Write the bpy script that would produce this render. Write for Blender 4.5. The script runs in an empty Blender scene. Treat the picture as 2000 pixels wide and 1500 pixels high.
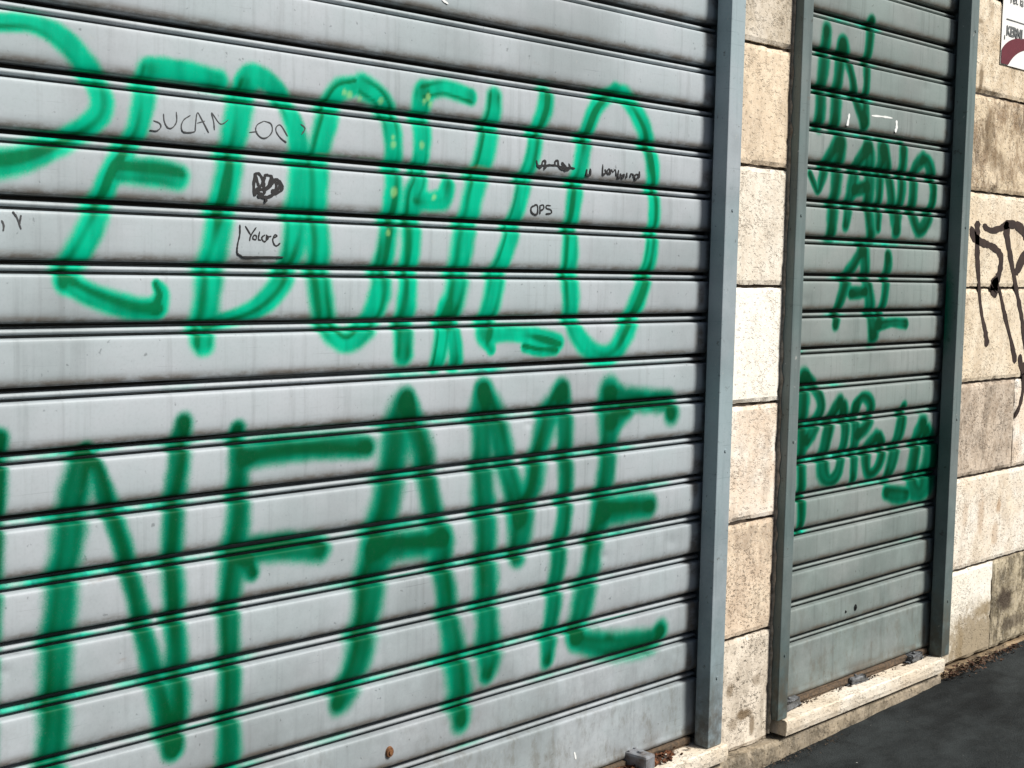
import bpy, bmesh, math, random
import numpy as np
from mathutils import Matrix, Vector
random.seed(7); rng=np.random.RandomState(11)
S=bpy.context.scene
COL=S.collection
# ---------------------------------------------------------------- camera
cd=bpy.data.cameras.new('camera'); cam=bpy.data.objects.new('camera',cd); COL.objects.link(cam)
M=[[0.69780173,0.04617281,-0.71480124],[-0.71600486,0.07316515,-0.69425060],[0.02024304,0.99625044,0.08411473]]
cam.matrix_world=Matrix.Translation((0,-2.2579,1.4372)) @ Matrix(M).to_4x4()
cd.sensor_width=36; cd.lens=48.808; cd.clip_start=.05; cd.clip_end=2000
S.camera=cam
# ---------------------------------------------------------------- light
SUN=Vector((0.33,-0.62,0.71)).normalized()      # towards the sun
w=bpy.data.worlds.new("World"); S.world=w; w.use_nodes=True
nt=w.node_tree; bg=nt.nodes['Background']; sky=nt.nodes.new('ShaderNodeTexSky')
sky.sky_type='NISHITA'; sky.sun_disc=False
sky.sun_elevation=math.asin(SUN.z); sky.sun_rotation=math.atan2(SUN.x,SUN.y)
sky.air_density=1.0; sky.dust_density=3.0; sky.ozone_density=.6
nt.links.new(sky.outputs[0],bg.inputs[0]); bg.inputs[1].default_value=.05
sl=bpy.data.lights.new('sun','SUN'); sl.energy=4.3; sl.angle=math.radians(13); sl.color=(1,.965,.9)
so=bpy.data.objects.new('sun',sl); COL.objects.link(so)
so.rotation_euler=SUN.to_track_quat('Z','Y').to_euler(); so.location=SUN*20
S.view_settings.view_transform='Standard'; S.view_settings.look='None'
S.view_settings.exposure=0.42; S.view_settings.gamma=1; S.view_settings.use_curve_mapping=False
S.render.resolution_x=1024; S.render.resolution_y=768
# ---------------------------------------------------------------- helpers
def empty(name,loc,label,cat,group=None):
    o=bpy.data.objects.new(name,None); COL.objects.link(o); o.location=loc
    o.empty_display_size=.1; o['label']=label; o['category']=cat
    if group:o['group']=group
    return o
def link(name,me,mat,parent=None):
    o=bpy.data.objects.new(name,me); COL.objects.link(o)
    if mat and not me.materials: me.materials.append(mat)
    if parent:
        o.parent=parent; o.location=(0,0,0) if parent.parent else -Vector(parent.location)
    return o
def tag(o,label=None,cat=None,group=None,kind=None):
    if label:o['label']=label
    if cat:o['category']=cat
    if group:o['group']=group
    if kind:o['kind']=kind
    return o
def bmobj(name,bm,mat,parent=None,smooth=False):
    me=bpy.data.meshes.new(name); bm.normal_update(); bm.to_mesh(me); bm.free()
    if smooth:
        for p in me.polygons:p.use_smooth=True
    return link(name,me,mat,parent)
def box(bm,x0,x1,y0,y1,z0,z1,bev=0,seg=2):
    t=bmesh.new(); r=bmesh.ops.create_cube(t,size=1)
    for v in t.verts:
        v.co=Vector(((x0+x1)/2+v.co.x*(x1-x0),(y0+y1)/2+v.co.y*(y1-y0),(z0+z1)/2+v.co.z*(z1-z0)))
    if bev: bmesh.ops.bevel(t,geom=t.edges[:]+t.verts[:],offset=bev,segments=seg,affect='EDGES',profile=.5)
    me=bpy.data.meshes.new('t'); t.to_mesh(me); t.free(); bm.from_mesh(me); bpy.data.meshes.remove(me)
def vnoise(x,y,seed=0):
    """smooth 2-D value noise in 0..1, vectorised"""
    xi=np.floor(x).astype(int); yi=np.floor(y).astype(int); fx=x-xi; fy=y-yi
    fx=fx*fx*(3-2*fx); fy=fy*fy*(3-2*fy)
    def h(a,b):
        n=(a*374761393+b*668265263+seed*974634777)&0xffffffff
        n=((n^(n>>13))*1274126177)&0xffffffff
        return ((n^(n>>16))&0xffff)/65535.
    return (h(xi,yi)*(1-fx)+h(xi+1,yi)*fx)*(1-fy)+(h(xi,yi+1)*(1-fx)+h(xi+1,yi+1)*fx)*fy
def sst(a,b,x):
    t=np.clip((x-a)/(b-a),0,1); return t*t*(3-2*t)
def crom(P,n=6):
    P=np.array(P,float)
    if len(P)<3: 
        return np.array([P[0]+(P[-1]-P[0])*t for t in np.linspace(0,1,n+1)]) if len(P)==2 else P
    Q=np.vstack([2*P[0]-P[1],P,2*P[-1]-P[-2]]); out=[]
    for i in range(1,len(Q)-2):
        a,b,c,d=Q[i-1],Q[i],Q[i+1],Q[i+2]
        for k in range(n):
            t=k/n; out.append(.5*((2*b)+(-a+c)*t+(2*a-5*b+4*c-d)*t*t+(-a+3*b-3*c+d)*t**3))
    out.append(P[-1]); return np.array(out)
# ---------------------------------------------------------------- materials
class NG:
    def __init__(s,name):
        s.m=bpy.data.materials.new(name); s.m.use_nodes=True; s.t=s.m.node_tree; s.b=s.t.nodes['Principled BSDF']
        s.co=s.n('ShaderNodeTexCoord').outputs['Object']
    def n(s,k,**kw):
        o=s.t.nodes.new(k)
        for a,b in kw.items(): setattr(o,a,b)
        return o
    def l(s,a,b): s.t.links.new(a,b)
    def mapv(s,scale,loc=(0,0,0)):
        m=s.n('ShaderNodeMapping'); m.inputs['Scale'].default_value=scale; m.inputs['Location'].default_value=loc
        s.l(s.co,m.inputs[0]); return m.outputs[0]
    def noise(s,scale,detail=4,rough=.55,vec=None,loc=(0,0,0)):
        v=vec or s.mapv((1,1,1),loc)
        o=s.n('ShaderNodeTexNoise'); o.inputs['Scale'].default_value=scale; o.inputs['Detail'].default_value=detail; o.inputs['Roughness'].default_value=rough
        s.l(v,o.inputs['Vector']); return o.outputs[0]
    def ramp(s,f,a,b,va=0,vb=1):
        o=s.n('ShaderNodeMapRange'); o.interpolation_type='SMOOTHSTEP'
        for i,x in enumerate((a,b,va,vb)): o.inputs[i+1].default_value=x
        s.l(f,o.inputs[0]); return o.outputs[0]
    def mix(s,f,a,b,mode='MIX'):
        o=s.n('ShaderNodeMix',data_type='RGBA',blend_type=mode)
        for i,x in ((0,f),(6,a),(7,b)):
            if hasattr(x,'is_linked') or hasattr(x,'links'): s.l(x,o.inputs[i])
            else: o.inputs[i].default_value=x if i==0 else (*x,1)
        return o.outputs[2]
    def math(s,op,a,b=0):
        o=s.n('ShaderNodeMath',operation=op)
        for i,x in enumerate((a,b)):
            if hasattr(x,'links'): s.l(x,o.inputs[i])
            else:o.inputs[i].default_value=x
        return o.outputs[0]
    def bump(s,h,strength=.3,dist=.002):
        o=s.n('ShaderNodeBump'); o.inputs['Strength'].default_value=strength; o.inputs['Distance'].default_value=dist
        s.l(h,o.inputs['Height']); s.l(o.outputs[0],s.b.inputs['Normal'])
    def out(s,col,rough=.5,metal=0,spec=.5):
        if hasattr(col,'links'): s.l(col,s.b.inputs['Base Color'])
        else: s.b.inputs['Base Color'].default_value=(*col,1)
        if hasattr(rough,'links'): s.l(rough,s.b.inputs['Roughness'])
        else: s.b.inputs['Roughness'].default_value=rough
        s.b.inputs['Metallic'].default_value=metal; s.b.inputs['Specular IOR Level'].default_value=spec
        return s.m
def metal_paint(name,base,tint,dark,painted=True,dirt=.35):
    g=NG(name)
    cloud=g.noise(3.2,5,.6); streak=g.noise(9,4,.6,vec=g.mapv((5,1,.22)))
    fine=g.noise(160,3,.6); spk=g.noise(75,2,.5,loc=(3,1,2))
    c=g.mix(g.ramp(cloud,.35,.7),base,tint)
    sm=g.noise(1.6,5,.6,loc=(7,0,2)); c=g.mix(g.math('MULTIPLY',g.ramp(sm,.45,.68),.38),c,dark)
    c=g.mix(g.math('MULTIPLY',g.ramp(streak,.5,.75),dirt*.8),c,dark)
    sep0=g.n('ShaderNodeSeparateXYZ'); g.l(g.co,sep0.inputs[0])
    c=g.mix(g.math('MULTIPLY',g.math('MULTIPLY',g.ramp(sep0.outputs[2],.2,1.35,1,0),g.ramp(g.noise(5,6,.7,loc=(1,3,9)),.25,.7)),.55),c,dark)  # vignette-like falloff painted into the metal: darker towards the bottom
    c=g.mix(g.math('MULTIPLY',g.ramp(g.noise(6,5,.7,vec=g.mapv((1,1,3),(2,2,8))),.66,.74),.3),c,(.20,.13,.08))
    c=g.mix(g.math('MULTIPLY',g.ramp(fine,.45,.8),.12),c,dark)
    c=g.mix(g.math('MULTIPLY',g.ramp(spk,.70,.78),.45),c,tuple(x*.35 for x in dark))
    hs=g.noise(4,4,.65,vec=g.mapv((1.2,1,60),(5,0,3)))         # fine horizontal scuffs
    c=g.mix(g.math('MULTIPLY',g.ramp(hs,.63,.72),.35),c,tuple(x*.7 for x in dark))
    # grime at the door's foot, carried higher to paint in the same falloff
    sep=g.n('ShaderNodeSeparateXYZ'); g.l(g.co,sep.inputs[0])
    low=g.ramp(sep.outputs[2],GR[0],GR[1],1,0)
    gr=g.math('MULTIPLY',g.math('MULTIPLY',g.ramp(g.noise(22,6,.75,vec=g.mapv((1,1,.5))),.46,.68),low),.6)
    c=g.mix(gr,c,(.12,.11,.085))
    if not painted or 'rail' in name or 1:
        ch=g.noise(48,3,.6,loc=(3,3,3)); c=g.mix(g.math('MULTIPLY',g.ramp(ch,.70,.74),.55 if 'rail' in name else .18),c,(.42,.42,.40))
        if 'rail' in name:
            c=g.mix(g.math('MULTIPLY',g.ramp(g.noise(30,4,.7,loc=(8,3,3)),.62,.70),.6),c,(.05,.04,.03))
            c=g.mix(g.math('MULTIPLY',g.math('MULTIPLY',g.ramp(sep.outputs[2],.13,.42,1,0),g.ramp(g.noise(18,5,.7),.35,.6)),.7),c,(.06,.05,.035))
    if painted:
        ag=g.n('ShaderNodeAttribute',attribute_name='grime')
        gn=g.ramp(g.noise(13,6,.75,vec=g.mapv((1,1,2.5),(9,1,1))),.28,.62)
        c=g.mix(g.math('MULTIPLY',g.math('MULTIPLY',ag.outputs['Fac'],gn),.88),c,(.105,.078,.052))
        at=g.n('ShaderNodeAttribute',attribute_name='paint')
        n=g.noise(330,3,.7); n2=g.noise(60,4,.7)
        cov=g.ramp(g.math('ADD',g.math('ADD',at.outputs['Alpha'],g.math('MULTIPLY',g.math('SUBTRACT',n,.5),.42)),g.math('MULTIPLY',g.math('SUBTRACT',n2,.5),.22)),.06,1.0)
        pn=g.noise(26,3,.5,vec=g.mapv((1,1,.25)))
        pc=g.mix(g.math('MULTIPLY',g.ramp(pn,.35,.7),.3),at.outputs['Color'],(0,.05,.02))
        c=g.mix(cov,c,pc)
    r=g.ramp(cloud,.2,.8,.42,.6)
    g.bump(g.math('ADD',cloud,g.math('MULTIPLY',fine,.05)),.25,.004)
    g.out(c,r,0,.35)
    if painted: g.l(g.ramp(cov,0,1,.22,.06),g.b.inputs['Specular IOR Level'])
    return g.m
def stone(name,base,warm,spot,mott=.5,speck=.5,pale=.3,seed=0,stains=(),scol=(.16,.11,.06)):
    g=NG(name); L=(seed*3.1,seed*1.7,seed*2.3)
    big=g.noise(5,6,.62,loc=L); mid=g.noise(17,6,.68,vec=g.mapv((1,1,.8),L)); fine=g.noise(95,4,.7,loc=L)
    pit=g.noise(85,4,.72,vec=g.mapv((.7,1,1),(L[1],2,L[0]))); bl=g.noise(9,5,.7,vec=g.mapv((1.3,1,.7),(L[2],1,4)))
    c=g.mix(g.ramp(big,.36,.64),base,warm)
    c=g.mix(g.math('MULTIPLY',g.ramp(mid,.38,.62),min(1,mott*1.0)),c,spot)
    c=g.mix(g.math('MULTIPLY',g.ramp(bl,.50,.64),min(1,mott*.95)),c,tuple(x*.55 for x in spot))
    c=g.mix(g.math('MULTIPLY',g.ramp(fine,.35,.75),pale*.95),c,(.80,.74,.64))
    c=g.mix(g.math('MULTIPLY',g.ramp(pit,.58,.72),speck),c,tuple(x*.34 for x in spot))
    cl=g.ramp(g.noise(11,4,.65,loc=(L[2],5,L[0])),.42,.62)
    p2=g.ramp(g.noise(130,3,.7,vec=g.mapv((.8,1,1),(1,L[2],3))),.50,.66)
    c=g.mix(g.math('MULTIPLY',g.math('MULTIPLY',cl,p2),.25+speck*.55),c,tuple(x*.45 for x in spot))
    for (sx,sz,rx,rz,am) in stains:
        mp=g.n('ShaderNodeMapping'); mp.inputs['Location'].default_value=(-sx/rx,0,-sz/rz); mp.inputs['Scale'].default_value=(1/rx,0,1/rz); g.l(g.co,mp.inputs[0])
        ln=g.n('ShaderNodeVectorMath',operation='LENGTH'); g.l(mp.outputs[0],ln.inputs[0])
        d=g.math('ADD',ln.outputs['Value'],g.math('MULTIPLY',g.math('SUBTRACT',g.noise(28,6,.7,loc=(sx,1,sz)),.5),1.6))
        c=g.mix(g.math('MULTIPLY',g.ramp(d,.45,1.15,1,0),am),c,scol)
    h=g.math('ADD',g.math('MULTIPLY',g.ramp(pit,.56,.68,1,0),1.),g.math('MULTIPLY',g.math('SUBTRACT',fine,g.math('MULTIPLY',g.math('MULTIPLY',cl,p2),1.2)),.5))
    g.bump(h,.8,.003)
    return g.out(c,.82,0,.25)
def plain(name,c,rough=.6,metal=0,var=.25,scale=40,c2=None):
    g=NG(name); n=g.noise(scale,5,.65); c2=c2 or tuple(x*.5 for x in c)
    col=g.mix(g.math('MULTIPLY',g.ramp(n,.35,.7),var),c,c2); g.bump(n,.3,.002)
    return g.out(col,rough,metal,.4)
GR=(.14,.55)
m_shut=metal_paint('shutter_grey_paint',(.355,.41,.435),(.405,.44,.475),(.15,.165,.17))
m_shut2=metal_paint('shutter_green_grey_paint',(.23,.28,.27),(.265,.295,.29),(.085,.105,.10),dirt=.5)
m_rail=metal_paint('rail_grey_paint',(.29,.37,.40),(.35,.395,.43),(.07,.10,.11),painted=False,dirt=.45)
m_rail2=metal_paint('rail_green_grey_paint',(.135,.185,.185),(.175,.205,.205),(.045,.065,.065),painted=True,dirt=.5)
m_black=plain('black_marker_ink',(.015,.015,.017),.6,var=0)
m_grey=plain('faded_marker_ink',(.055,.058,.062),.7,var=.3)
m_white=plain('white_chalk_mark',(.75,.77,.76),.8,var=.2)
m_spray=plain('black_spray_paint',(.022,.012,.010),.7,var=.5,c2=(.06,.035,.025))
m_rust=plain('rusty_metal',(.22,.10,.04),.8,.2,.7,120,(.05,.025,.015))
m_hole=plain('keyhole_and_gap_black',(.012,.013,.013),.5,.3)
m_dirt=plain('joint_dirt',(.045,.032,.022),.95,var=.6)
m_mortar=plain('old_mortar',(.36,.33,.28),.95,var=.8,scale=60,c2=(.12,.10,.08))
m_iron=plain('weathered_iron',(.15,.16,.17),.6,.3,.7,60,(.035,.03,.028))
m_galv=plain('galvanised_steel',(.26,.275,.30),.5,.3,.7,45,(.09,.06,.04))
m_leaf=plain('dry_leaf',(.085,.036,.018),.9,var=.8,scale=90,c2=(.03,.014,.008))
m_twig=plain('street_dirt',(.06,.045,.032),.95,var=.8,scale=90,c2=(.15,.10,.06))
m_paper=plain('poster_paper',(.82,.82,.80),.6,var=.08,scale=12)
m_maroon=plain('maroon_print',(.13,.018,.03),.55,var=.25)
m_ink=plain('grey_print',(.13,.14,.14),.6,var=.3)
m_sill=stone('sill_marble',(.72,.67,.58),(.66,.57,.45),(.44,.35,.24),.28,.22,.3,5)
m_base=stone('footing_stone',(.25,.21,.16),(.34,.28,.20),(.11,.09,.06),.65,.45,.12,9)
STR=[stone('travertine_grey_beige',(.60,.53,.43),(.68,.62,.54),(.36,.29,.20),.55,.35,.35,1),
 stone('travertine_peach',(.74,.61,.46),(.76,.63,.47),(.44,.33,.22),.35,.15,.25,2),
 stone('travertine_white',(.78,.73,.64),(.74,.68,.58),(.50,.38,.26),.30,.45,.5,3),
 stone('travertine_bleached',(.90,.88,.83),(.87,.83,.75),(.62,.52,.36),.12,.08,.6,4),
 stone('travertine_rose',(.88,.84,.77),(.76,.63,.50),(.50,.38,.28),.35,.2,.4,6),
 stone('travertine_speckled',(.74,.62,.47),(.70,.56,.42),(.36,.26,.18),.5,.75,.3,7),
 stone('travertine_pitted',(.60,.53,.44),(.64,.56,.46),(.27,.22,.16),.5,.9,.3,8),
 stone('travertine_brown_stained',(.58,.47,.32),(.68,.56,.41),(.24,.16,.09),.95,.5,.25,10),
 stone('travertine_cream',(.72,.61,.45),(.76,.67,.53),(.50,.36,.22),.30,.25,.35,12),
 stone('travertine_dusty_pink',(.50,.42,.34),(.58,.48,.38),(.28,.21,.15),.7,.7,.3,13),
 stone('travertine_mossy',(.50,.43,.30),(.40,.34,.24),(.15,.12,.07),1.0,.8,.2,14)]
m_leaf2=plain('rusty_leaf',(.20,.075,.03),.9,var=.8,scale=90,c2=(.06,.02,.01))
g=NG('asphalt'); fine=g.noise(170,5,.75); mid=g.noise(14,6,.7); big=g.noise(2.2,5,.65,vec=g.mapv((.8,2.2,1)))
c=g.mix(g.ramp(big,.28,.72),(.012,.014,.015),(.042,.049,.051)); c=g.mix(g.math('MULTIPLY',g.ramp(mid,.40,.70),.45),c,(.006,.007,.007))
c=g.mix(g.math('MULTIPLY',g.ramp(fine,.55,.75),.6),c,(.075,.08,.08)); c=g.mix(g.ramp(g.noise(38,2,.5,loc=(4,4,4)),.775,.80),c,(.5,.5,.48))
g.bump(g.math('ADD',fine,mid),.9,.006); m_asph=g.out(c,.95,0,.12)
S1=[
('P',[('u',[(0.9501,1.3857,0.0182),(0.9617,1.6002,0.0181),(0.9896,1.7988,0.0176),(1.0322,1.816,0.0144),(1.0846,1.8249,0.0141),(1.1387,1.8298,0.0157),(1.185,1.8163,0.0188),(1.223,1.788,0.0197),(1.252,1.7544,0.0202),(1.2676,1.7205,0.0211),(1.2615,1.6887,0.0203),(1.2299,1.6584,0.0201),(1.1817,1.6299,0.0206),(1.1274,1.6052,0.0228),(1.082,1.5935,0.0236),(1.0292,1.5866,0.0208)])]),
('E',[('u',[(1.3616,1.7756,0.0214),(1.351,1.7197,0.0213),(1.3343,1.6616,0.0207),(1.3095,1.6233,0.019),(1.287,1.5919,0.0192),(1.2707,1.5503,0.0213),(1.2506,1.5025,0.023),(1.2266,1.4569,0.0246),(1.203,1.4171,0.0246),(1.1961,1.3956,0.021)]),('u',[(1.37,1.783,0.0184),(1.4169,1.7837,0.0187),(1.4606,1.7821,0.0192),(1.5099,1.7752,0.0196)]),('u',[(1.2992,1.5954,0.0218),(1.3476,1.5957,0.024),(1.3867,1.5953,0.0253),(1.4212,1.5909,0.0229)]),('u',[(1.1932,1.3991,0.0165),(1.235,1.3759,0.0193),(1.2849,1.3595,0.0204),(1.3333,1.3481,0.0205),(1.3756,1.3469,0.0189)]),('u',[(1.3799,1.3497,0.0192),(1.3864,1.3732,0.0161),(1.3757,1.392,0.0094)])]),
('D',[('u',[(1.5724,1.7704,0.0247),(1.5539,1.7105,0.0272),(1.5356,1.622,0.0273),(1.5197,1.5436,0.0272),(1.5062,1.4753,0.0283),(1.4903,1.4072,0.0283),(1.4814,1.349,0.0283),(1.4769,1.3102,0.0272),(1.4747,1.283,0.0249)]),('u',[(1.5676,1.7795,0.0184),(1.5817,1.7956,0.0191),(1.6078,1.7917,0.019),(1.6393,1.7755,0.0184),(1.6666,1.7455,0.0183),(1.6881,1.7025,0.0201),(1.7011,1.6532,0.0241),(1.7015,1.6077,0.0265),(1.6957,1.5517,0.0276),(1.6887,1.4803,0.0275),(1.6741,1.4292,0.0242),(1.6446,1.3813,0.0228),(1.5984,1.3462,0.0201),(1.5414,1.3269,0.0161),(1.4894,1.3158,0.0138)])]),
('O',[('u',[(1.8391,1.8005,0.0186),(1.7926,1.7812,0.0226),(1.7658,1.7193,0.026),(1.7483,1.6597,0.0278),(1.7424,1.6051,0.0296),(1.7418,1.5435,0.0298),(1.7463,1.4819,0.0286),(1.751,1.4044,0.0286),(1.7622,1.3419,0.0283),(1.7838,1.2965,0.0242),(1.8163,1.2746,0.0213),(1.8516,1.2845,0.0239),(1.8899,1.3225,0.0266),(1.9116,1.3786,0.0279),(1.9219,1.4436,0.0267),(1.9336,1.5087,0.0253),(1.9467,1.5794,0.0241),(1.9485,1.6387,0.0229),(1.9462,1.6922,0.0229),(1.9339,1.7468,0.0239),(1.9052,1.7843,0.0239),(1.8594,1.8027,0.0242)])]),
('F',[('u',[(2.0312,1.81,0.0194),(2.082,1.8218,0.0197),(2.1203,1.8192,0.0196),(2.169,1.8107,0.0177)]),('u',[(2.0284,1.8021,0.0264),(2.0249,1.7528,0.0251),(2.0275,1.6985,0.0222),(2.0216,1.6215,0.0218),(2.0018,1.5766,0.0247),(1.9991,1.4867,0.0249),(1.994,1.4448,0.0249),(1.9881,1.3677,0.0249),(1.9818,1.3104,0.0264),(1.98,1.2462,0.0264)]),('u',[(2.0151,1.5773,0.0187),(2.0569,1.576,0.0199),(2.0932,1.5833,0.0226),(2.1049,1.613,0.0191)])]),
('I',[('u',[(2.2444,1.8183,0.0226),(2.2405,1.7779,0.0254),(2.2227,1.7135,0.0282),(2.2049,1.6494,0.0294),(2.1823,1.5911,0.0293),(2.1692,1.5392,0.0309),(2.1514,1.4908,0.0311),(2.1419,1.4246,0.0313),(2.1292,1.3618,0.0309),(2.1115,1.3164,0.0304)]),('u',[(2.1046,1.3449,0.0216),(2.095,1.2882,0.0216),(2.0824,1.2295,0.0215),(2.0796,1.2182,0.0184)]),('u',[(2.1233,1.3447,0.0202),(2.1293,1.2875,0.0203),(2.1385,1.2299,0.0203),(2.1388,1.2184,0.0189)])]),
('L',[('u',[(2.4156,1.8354,0.0242),(2.4112,1.8053,0.025),(2.3868,1.7474,0.0232),(2.3696,1.6834,0.0232),(2.3486,1.6348,0.0229),(2.3297,1.5784,0.023),(2.3078,1.515,0.0244),(2.2857,1.4615,0.0241),(2.2636,1.4143,0.0258),(2.2499,1.3673,0.0278),(2.2394,1.3264,0.0278),(2.229,1.2856,0.0294)]),('u',[(2.2291,1.2797,0.0235),(2.2958,1.2819,0.0178),(2.3647,1.278,0.0181),(2.4268,1.2694,0.0209),(2.4743,1.2584,0.02)]),('u',[(2.2379,1.2596,0.0144),(2.2481,1.2475,0.013)]),('u',[(2.3603,1.2492,0.0133),(2.4099,1.2405,0.0134),(2.4677,1.2388,0.0124)])]),
('O',[('u',[(2.6675,1.8731,0.0185),(2.6217,1.8511,0.0199),(2.5849,1.8129,0.0234),(2.559,1.748,0.0251),(2.5426,1.6829,0.0254),(2.5246,1.6142,0.0256),(2.5161,1.5401,0.0258),(2.5118,1.4536,0.0278),(2.5167,1.367,0.0278),(2.5283,1.3021,0.0266),(2.56,1.2614,0.0247),(2.6032,1.2324,0.0246),(2.6546,1.218,0.0258),(2.6938,1.2323,0.0283),(2.7303,1.2782,0.0301),(2.7685,1.3444,0.0291),(2.8028,1.4126,0.0261),(2.8248,1.4853,0.0249),(2.8338,1.5644,0.0232),(2.8302,1.6429,0.0231),(2.8164,1.7137,0.0248),(2.7905,1.7804,0.0256),(2.7536,1.8259,0.0252),(2.7116,1.8625,0.0237),(2.6674,1.8756,0.0196)])]),
('I',[('l',[(1.0741,1.1298,0.0154),(1.0718,1.0905,0.0154),(1.0663,1.003,0.0164),(1.0575,0.8713,0.0182),(1.0458,0.6499,0.0183),(1.0387,0.5071,0.0183)])]),
('N',[('l',[(1.2362,1.0966,0.0142),(1.2261,1.0726,0.0242),(1.215,1.0322,0.0281),(1.2078,0.9943,0.028),(1.1985,0.9309,0.028),(1.1894,0.8833,0.0279),(1.182,0.8198,0.0277),(1.1757,0.756,0.0276),(1.1713,0.6919,0.0276),(1.1678,0.6227,0.0276),(1.1643,0.5581,0.0276),(1.1607,0.4745,0.0266)]),('l',[(1.2402,1.0852,0.0132),(1.2541,1.0636,0.0154),(1.2731,1.0077,0.0177),(1.2924,0.9518,0.0178),(1.3099,0.8993,0.018),(1.3286,0.8295,0.0183),(1.3455,0.759,0.0195),(1.3626,0.6876,0.0205),(1.3811,0.6248,0.0229),(1.3964,0.5518,0.0242),(1.4076,0.5042,0.0211)]),('l',[(1.4333,1.1323,0.0179),(1.43,1.1034,0.0213),(1.4233,1.0484,0.0224),(1.4167,0.9974,0.0223),(1.4122,0.9374,0.0222),(1.41,0.8514,0.0221),(1.4144,0.7817,0.0221),(1.4177,0.7118,0.0222),(1.421,0.6414,0.0235),(1.421,0.5713,0.0239),(1.4143,0.5126,0.0207)])]),
('F',[('l',[(1.5564,1.1111,0.0178),(1.559,1.0716,0.0214),(1.558,1.0182,0.0227),(1.5595,0.9552,0.0253),(1.549,0.8853,0.0266),(1.5409,0.8151,0.0253),(1.5365,0.726,0.0239),(1.5391,0.6536,0.0239),(1.5383,0.5454,0.024),(1.5374,0.4729,0.0253),(1.5353,0.3953,0.0254)]),('l',[(1.5758,1.054,0.0228),(1.6394,1.061,0.025),(1.7285,1.0601,0.0243),(1.8082,1.057,0.0236),(1.8799,1.0524,0.0229)]),('l',[(1.5671,0.8645,0.025),(1.6283,0.8667,0.0262),(1.6915,0.8604,0.0272),(1.7569,0.8475,0.0264)]),('l',[(1.5768,0.8478,0.0211),(1.5891,0.8224,0.0167)])]),
('A',[('l',[(1.9907,1.1434,0.0263),(1.9822,1.1238,0.0353),(1.9669,1.0779,0.0369),(1.9562,1.0196,0.0383),(1.9455,0.9648,0.0383),(1.9333,0.9136,0.0383),(1.9128,0.8458,0.0396),(1.8981,0.7808,0.0394),(1.8878,0.7042,0.0379),(1.8719,0.6287,0.0367),(1.853,0.5742,0.0354),(1.8257,0.5296,0.0322),(1.8121,0.5103,0.0247)]),('l',[(1.9936,1.1432,0.0223),(2.0154,1.0937,0.0282),(2.0376,1.0332,0.0318),(2.0541,0.9713,0.0295),(2.0659,0.9185,0.0279),(2.0806,0.8764,0.0261),(2.1005,0.8217,0.0332),(2.1083,0.7505,0.0292),(2.1207,0.6874,0.0289),(2.1386,0.6014,0.0305),(2.1564,0.5228,0.0339),(2.1695,0.4479,0.0364),(2.1741,0.3924,0.0289)]),('l',[(1.9016,0.8283,0.0304),(1.9816,0.8267,0.0321),(2.057,0.8238,0.0305),(2.1066,0.8267,0.0241)])]),
('M',[('l',[(2.2241,1.1542,0.0264),(2.222,1.1095,0.0329),(2.2238,1.0384,0.0312),(2.2298,0.9344,0.0328),(2.2379,0.8797,0.0329),(2.244,0.7731,0.0333),(2.2479,0.6878,0.0334),(2.2535,0.6017,0.0349),(2.2622,0.5267,0.0357),(2.2549,0.4852,0.0245)]),('l',[(2.2275,1.1505,0.0237),(2.2622,1.0952,0.0309),(2.2877,1.0239,0.032),(2.3136,0.9528,0.0304),(2.3377,0.8956,0.0304),(2.3585,0.8442,0.0375),(2.3564,0.795,0.0356),(2.3506,0.7525,0.025)]),('l',[(2.3549,0.8446,0.0313),(2.3768,0.8791,0.0317),(2.3969,0.9179,0.0325),(2.4092,0.9811,0.0325),(2.4306,1.0413,0.0323),(2.4579,1.0954,0.0316),(2.486,1.1312,0.0274)]),('l',[(2.4967,1.1432,0.0255),(2.5062,1.0837,0.0277),(2.5111,0.9952,0.0261),(2.515,0.8833,0.0263),(2.5128,0.839,0.0266),(2.5024,0.7612,0.0267),(2.4904,0.6735,0.0267),(2.4785,0.5858,0.0267),(2.4696,0.5195,0.0266),(2.4636,0.4757,0.0209)])]),
('E',[('l',[(2.67,1.1282,0.0357),(2.6752,1.0499,0.036),(2.6739,0.9821,0.0323),(2.6667,0.9134,0.0324),(2.657,0.8554,0.0364),(2.6451,0.8043,0.0364),(2.6276,0.7449,0.0322),(2.6147,0.6707,0.0343),(2.5922,0.5955,0.0382),(2.5753,0.5263,0.0361)]),('l',[(2.6826,1.1146,0.0298),(2.7499,1.1044,0.0289),(2.8341,1.0945,0.0281),(2.9144,1.0873,0.0283),(2.9289,1.0591,0.0298)]),('l',[(2.6812,1.0495,0.0277),(2.7449,1.0783,0.025)]),('l',[(2.6623,0.822,0.0337),(2.7208,0.8234,0.0352),(2.7892,0.8211,0.0353),(2.8445,0.8177,0.0301)]),('l',[(2.5643,0.5113,0.0253),(2.6235,0.4913,0.0308),(2.7088,0.4663,0.0343),(2.7987,0.4552,0.0347),(2.8784,0.4517,0.0312),(2.9127,0.4707,0.0286)])]),
]
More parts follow.
